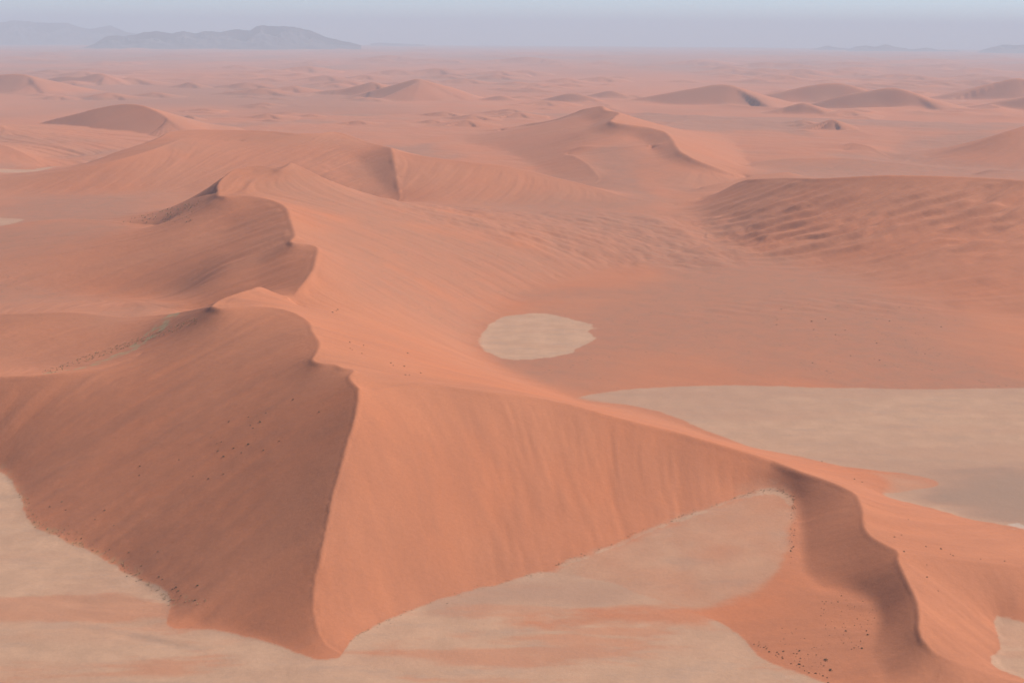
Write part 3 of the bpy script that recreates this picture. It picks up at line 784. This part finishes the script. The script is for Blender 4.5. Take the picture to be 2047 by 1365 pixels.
mountain("darker blue flat-topped mountain range standing before the pale range", 36000, [(150,99),(172,93),(190,87),(203,79),(215,73),(235,71),(250,73),(270,71),(288,65),(310,64),(345,68),(365,64),(395,67),(410,63),(440,66),(470,60),(500,62),(512,53),(525,51),(560,53),(600,57),(630,65),(660,77),(690,84),(705,87),(722,91)], 1700, 8)
mountain("low faint hills on the horizon right of the middle", 52000, [(740,89),(775,86),(800,88),(850,90)], 900, 5)
mountain("small blue hill pair on the horizon at the right", 50000, [(1615,101),(1640,94),(1655,92),(1680,95),(1700,100)], 900, 6)
mountain("blue hills with two humps on the horizon at the right", 46000, [(1690,102),(1712,94),(1730,90),(1750,93),(1770,90),(1790,95),(1820,99),(1855,96),(1875,100),(1920,103)], 1300, 7)
mountain("blue hills on the horizon at the far right", 44000, [(1955,104),(1980,96),(2005,90),(2030,90),(2047,88),(2100,90),(2150,96),(2220,104)], 1300, 9)

# ------------------------------------------------------------------ shrubs
def zat(x, y):
    i, j = to_ij(x, y)
    i = min(max(i, 0), NR - 1.001); j = min(max(j, 0), NC - 1.001)
    a, b = int(i), int(j); u, v = i - a, j - b
    return float((ZW[a, b] * (1-v) + ZW[a, b+1] * v) * (1-u) + (ZW[a+1, b] * (1-v) + ZW[a+1, b+1] * v) * u)
def hit(px, py):
    """first place on the ground along the line of sight"""
    d = ray(px, py); d = d / np.hypot(d[0], d[1])
    ts = np.arange(R0 + 5, 6900, 2.0)
    xs, ys, zs = d[0] * ts, d[1] * ts, EYE + d[2] * ts
    i, j = to_ij(xs, ys)
    i = np.clip(np.rint(i).astype(int), 0, NR - 1); j = np.clip(np.rint(j).astype(int), 0, NC - 1)
    b = np.nonzero(zs <= ZW[i, j])[0]
    if len(b) == 0: return None
    k = b[0]
    return float(xs[k]), float(ys[k]), zat(xs[k], ys[k])
SHRUB_M = [plain("shrub_leaves", (0.085, 0.088, 0.045), .9, (0.13, 0.125, 0.07), 1.5), plain("dry_shrub_leaves", (0.17, 0.13, 0.065), .9, (0.09, 0.075, 0.04), 1.5)]
srng = np.random.default_rng(3)
def bush_mesh(nm, mat, n=46):
    vs, fs = [], []
    for _ in range(n):
        th = srng.random() * 6.283; ph = math.acos(srng.random())
        r = 0.55 + 0.45 * srng.random()
        c = np.array([math.sin(ph) * math.cos(th) * r, math.sin(ph) * math.sin(th) * r, math.cos(ph) * r * 0.85 + 0.05])
        a = srng.normal(size=3); a /= np.linalg.norm(a)
        b = np.cross(a, srng.normal(size=3)); b /= np.linalg.norm(b)
        s = 0.16 + 0.16 * srng.random(); k = len(vs)
        vs += [tuple(c - a*s), tuple(c + b*s*.7), tuple(c + a*s), tuple(c - b*s*.7)]
        fs.append((k, k+1, k+2, k+3))
    for q in range(5):                                   # a few stems
        th = q * 1.257 + srng.random(); k = len(vs)
        e = np.array([math.cos(th) * .6, math.sin(th) * .6, .65]); w = np.array([-math.sin(th), math.cos(th), 0]) * .05
        vs += [tuple(w), tuple(-w), tuple(e - w * .4), tuple(e + w * .4)]; fs.append((k, k+1, k+2, k+3))
    me = bpy.data.meshes.new(nm); me.from_pydata(vs, [], fs); me.materials.append(mat); return me
BUSH = [bush_mesh("shrub", SHRUB_M[k % 2]) for k in (0, 0, 0, 1, 1)]
SHRUBS = 0
def shrub(px, py, size, dry, label, group):
    global SHRUBS
    p = hit(px, py)
    if p is None: return
    o = bpy.data.objects.new("shrub", BUSH[3 + srng.integers(2)] if dry else BUSH[srng.integers(3)])
    COL.objects.link(o); o.location = (p[0], p[1], p[2] - 0.12 * size)
    size *= 0.82
    o.scale = (size * (.85 + .4 * srng.random()), size * (.85 + .4 * srng.random()), size * (.8 + .3 * srng.random()))
    o.rotation_euler = (0, 0, srng.random() * 6.283)
    tag(o, None, label.replace("*", "dry brown" if dry else "dark green"), "shrub", group); SHRUBS += 1
def patch(n, poly, sz, dry, label, group, bias=1.0):
    """n shrubs at random inside a quad (px): rows of them as the photo has"""
    q = np.array(poly, float)
    for _ in range(n):
        u, v = srng.random(), srng.random()**bias
        c = (q[0]*(1-u) + q[1]*u)*(1-v) + (q[3]*(1-u) + q[2]*u)*v
        shrub(c[0], c[1], sz * (.55 + .9 * srng.random()**2), srng.random() < dry, label, group)
L1, G1 = "dark green shrub alone on the dull left face of the star dune", "shrubs on the dull left face of the star dune"
for (px, py), s in zip([(586,800),(532,826),(458,843),(497,834),(457,844),(520,845),(501,851),(506,857),(638,824),(422,876),(443,883),(434,887),(436,901),(467,898),(497,890),(483,905),(527,902),(447,914),(558,883),(447,947),(417,957),(358,919),(386,952),(279,951),(280,933)],
                       [1.3,.9,.9,.9,1,1.4,1,1.1,1.2,.9,.9,.9,1.2,1.2,1.7,.9,1.2,1.5,1,1,1,1,1,1.2,1.1]):
    shrub(px, py, s * 1.08, False, L1, G1)
L2, G2 = "* shrub low on the dull left face near the pale pan", "shrubs along the foot of the dull left face"
for px, py, s in [(209,1021,1.3),(132,1020,1.2),(124,1003,1),(100,1013,1),(316,1104,1.1),(258,1105,1.1),(283,1131,1.2),(318,1153,1.2),(325,1160,1),(395,1172,1.4),(352,1175,1.3),(357,1183,1.2),(390,1201,1.2),(345,1180,1),(362,1190,1),(228,1050,.9),(190,1040,.9)]:
    shrub(px, py, s * 1.0, srng.random() < .3, L2, G2)
patch(26, [(45,985),(60,1040),(340,1205),(350,1185)], .7, .6, L2, G2)
L3, G3 = "* shrub low on the red sand apron, near the pan below the snaking ridge", "shrubs scattered over the apron of the snaking ridge"
patch(46, [(1640,1200),(1750,1195),(1760,1250),(1640,1262)], .55, .45, "* shrub high on the red sand apron, close below the dark slip face", G3)
patch(40, [(1560,1250),(1740,1262),(1720,1300),(1540,1300)], .55, .4, "* shrub half way down the red sand apron below the snaking ridge", G3)
patch(16, [(1580,1300),(1660,1310),(1650,1345),(1600,1335)], .6, .4, L3, G3)
for px, py, s in [(1566,1303,1.3),(1598,1302,1.4),(1593,1306,1),(1597,1327,1.3),(1600,1318,1.1),(1735,1268,1.3),(1732,1262,1.2),(1723,1296,1.3),(1691,1261,1.3),(1682,1192,1.3),(1675,1203,1.1),(1632,1310,1),(1606,1332,1)]:
    shrub(px, py, s * .8, False, L3, G3)
shrub(1651, 1321, 1.8, False, "larger dark shrub, upper of the two largest at the foot of the snaking ridge", G3)
shrub(1660, 1341, 1.7, False, "larger dark shrub, lower of the two largest at the foot of the snaking ridge", G3)
L4, G4 = "* shrub in the row along the pan edge below the snaking ridge", "shrubs in a row along the pan edge"
patch(34, [(1500,1285),(1510,1280),(1668,1362),(1655,1366)], .7, .6, L4, G4)
L5, G5 = "* shrub in the column along the foot of the dark slip face", "shrubs along the foot of the dark slip face"
patch(26, [(1592,1000),(1597,1000),(1582,1130),(1576,1130)], .7, .5, L5, G5)
L6, G6 = "small shrub on the lit sand right of the snaking crest", "shrubs on the lit sand right of the snaking crest"
for px, py, s in [(1708,958,1.2),(1643,923,1.1),(1723,964,1.1),(1807,1102,1.3),(1851,1093,1.1),(1881,1098,1.3),(1788,1074,1.1),(1853,1155,1.2),(1875,1182,1),(1853,1130,.8),(1900,1108,1),(1905,1111,1),(1960,1118,1),(2008,1122,1),(1802,1070,.8),(1816,1038,.8)]:
    shrub(px, py, s * .9, False, L6, G6)
L7, G7 = "small shrub on the lit slope between the star dune and the oval pan", "shrubs on the lit slope above the oval pan"
for px, py, s in [(665,625,1.5),(675,620,1.4),(672,622,1),(699,685,1.2),(723,707,1.2),(704,700,1),(815,707,1.2),(808,733,1.3),(841,746,1.2),(781,726,1.2),(786,731,1),(810,750,1.2),(818,750,1),(700,697,1),(727,691,1)]:
    shrub(px, py, s * 1.1, False, L7, G7)
L8, G8 = "tiny dark shrub on the speckled floor of the basin, one of many", "shrubs speckling the basin floor"
patch(30, [(1480,610),(1850,600),(1900,680),(1500,700)], 1.2, .1, L8, G8)
patch(12, [(1560,730),(1850,690),(1880,720),(1600,745)], 1.2, .1, L8, G8)
L9, G9 = "small * shrub on the edge of the pale pan below the bright orange face", "shrubs along the foot of the bright orange face"
patch(8, [(700,1276),(720,1268),(1095,1138),(1085,1136)], .5, .7, L9, G9)
print("shrubs", SHRUBS, round(time.time() - T0, 1))

# dry grass tufts that nobody could count, one object per patch
STRAW = plain("dry_grass_blades", (0.44, 0.31, 0.17), .95, (0.30, 0.20, 0.10), .8)
def tufts(name, n, poly, size, label, jitter=0.0):
    q = np.array(poly, float); vs, fs = [], []
    for _ in range(n):
        if len(q) == 4:
            u, v = srng.random(), srng.random()
            c = (q[0]*(1-u) + q[1]*u)*(1-v) + (q[3]*(1-u) + q[2]*u)*v
        else:
            k = srng.integers(len(q) - 1); u = srng.random(); c = q[k]*(1-u) + q[k+1]*u + srng.normal(size=2) * jitter
        p = hit(c[0], c[1])
        if p is None: continue
        p = np.array(p); s = 1.35 * size * (.4 + srng.random()**2)
        for b in range(5):
            th = b * 1.257 + srng.random(); e = np.array([math.cos(th) * .8, math.sin(th) * .8, .7 + .4 * srng.random()]) * s
            w = np.array([-math.sin(th), math.cos(th), 0]) * .35 * s; k = len(vs)
            vs += [tuple(p - w), tuple(p + w), tuple(p + e)]; fs.append((k, k+1, k+2))
    me = bpy.data.meshes.new(name); me.from_pydata(vs, [], fs); me.materials.append(STRAW)
    o = bpy.data.objects.new(name, me); COL.objects.link(o)
    return tag(o, "stuff", label, "grass")
tufts("dry_grass", 420, [(80,744),(100,748),(400,645),(395,635)], .9, "strip of pale dry grass in the hollow behind the star dune's left arm")
tufts("dry_grass", 130, [(690,1290),(730,1262),(800,1228),(880,1197),(960,1173),(1050,1155),(1095,1140)], .38, "thin line of dry grass along the foot of the bright orange face", 2.0)
tufts("dry_grass", 260, [(1110,1132),(1180,1106),(1280,1064),(1430,1009),(1510,983),(1560,982),(1587,996),(1585,1020),(1578,1100)], .5, "crusty line of dry grass along the upper edge of the pale apron", 2.0)
tufts("dry_grass", 300, [(45,985),(62,1040),(130,1072),(210,1108),(290,1163),(345,1203),(410,1205)], .6, "thin dry grass where the dull left face meets the pale pan", 5.0)
tufts("dry_grass", 160, [(230,445),(330,420),(400,400),(380,445)], 1.6, "dry tussocks in the hollow under the middle dune's crest")

# ------------------------------------------------------------------ haze
def haze():
    top, bot, ext = 1130.0, -1100.0, 100000.0
    me = bpy.data.meshes.new("haze")
    v = [(sx * ext, sy * ext, z_) for z_ in (bot, top) for sx, sy in ((-1, -1), (1, -1), (1, 1), (-1, 1))]
    me.from_pydata(v, [], [(3, 2, 1, 0), (4, 5, 6, 7), (0, 1, 5, 4), (1, 2, 6, 5), (2, 3, 7, 6), (3, 0, 4, 7)])
    mt = bpy.data.materials.new("haze"); mt.use_nodes = True; nt = mt.node_tree; nt.nodes.clear()
    out = nt.nodes.new('ShaderNodeOutputMaterial'); pv = nt.nodes.new('ShaderNodeVolumePrincipled')
    pv.inputs['Color'].default_value = (*HAZE_COLOR, 1); pv.inputs['Density'].default_value = HAZE_DENSITY
    nt.links.new(pv.outputs[0], out.inputs['Volume'])
    me.materials.append(mt)
    o = bpy.data.objects.new("haze", me); COL.objects.link(o)
    return tag(o, "stuff", "pale haze that fades the far dunes and mountains to blue", "haze")
haze()
print("done", round(time.time() - T0, 1))
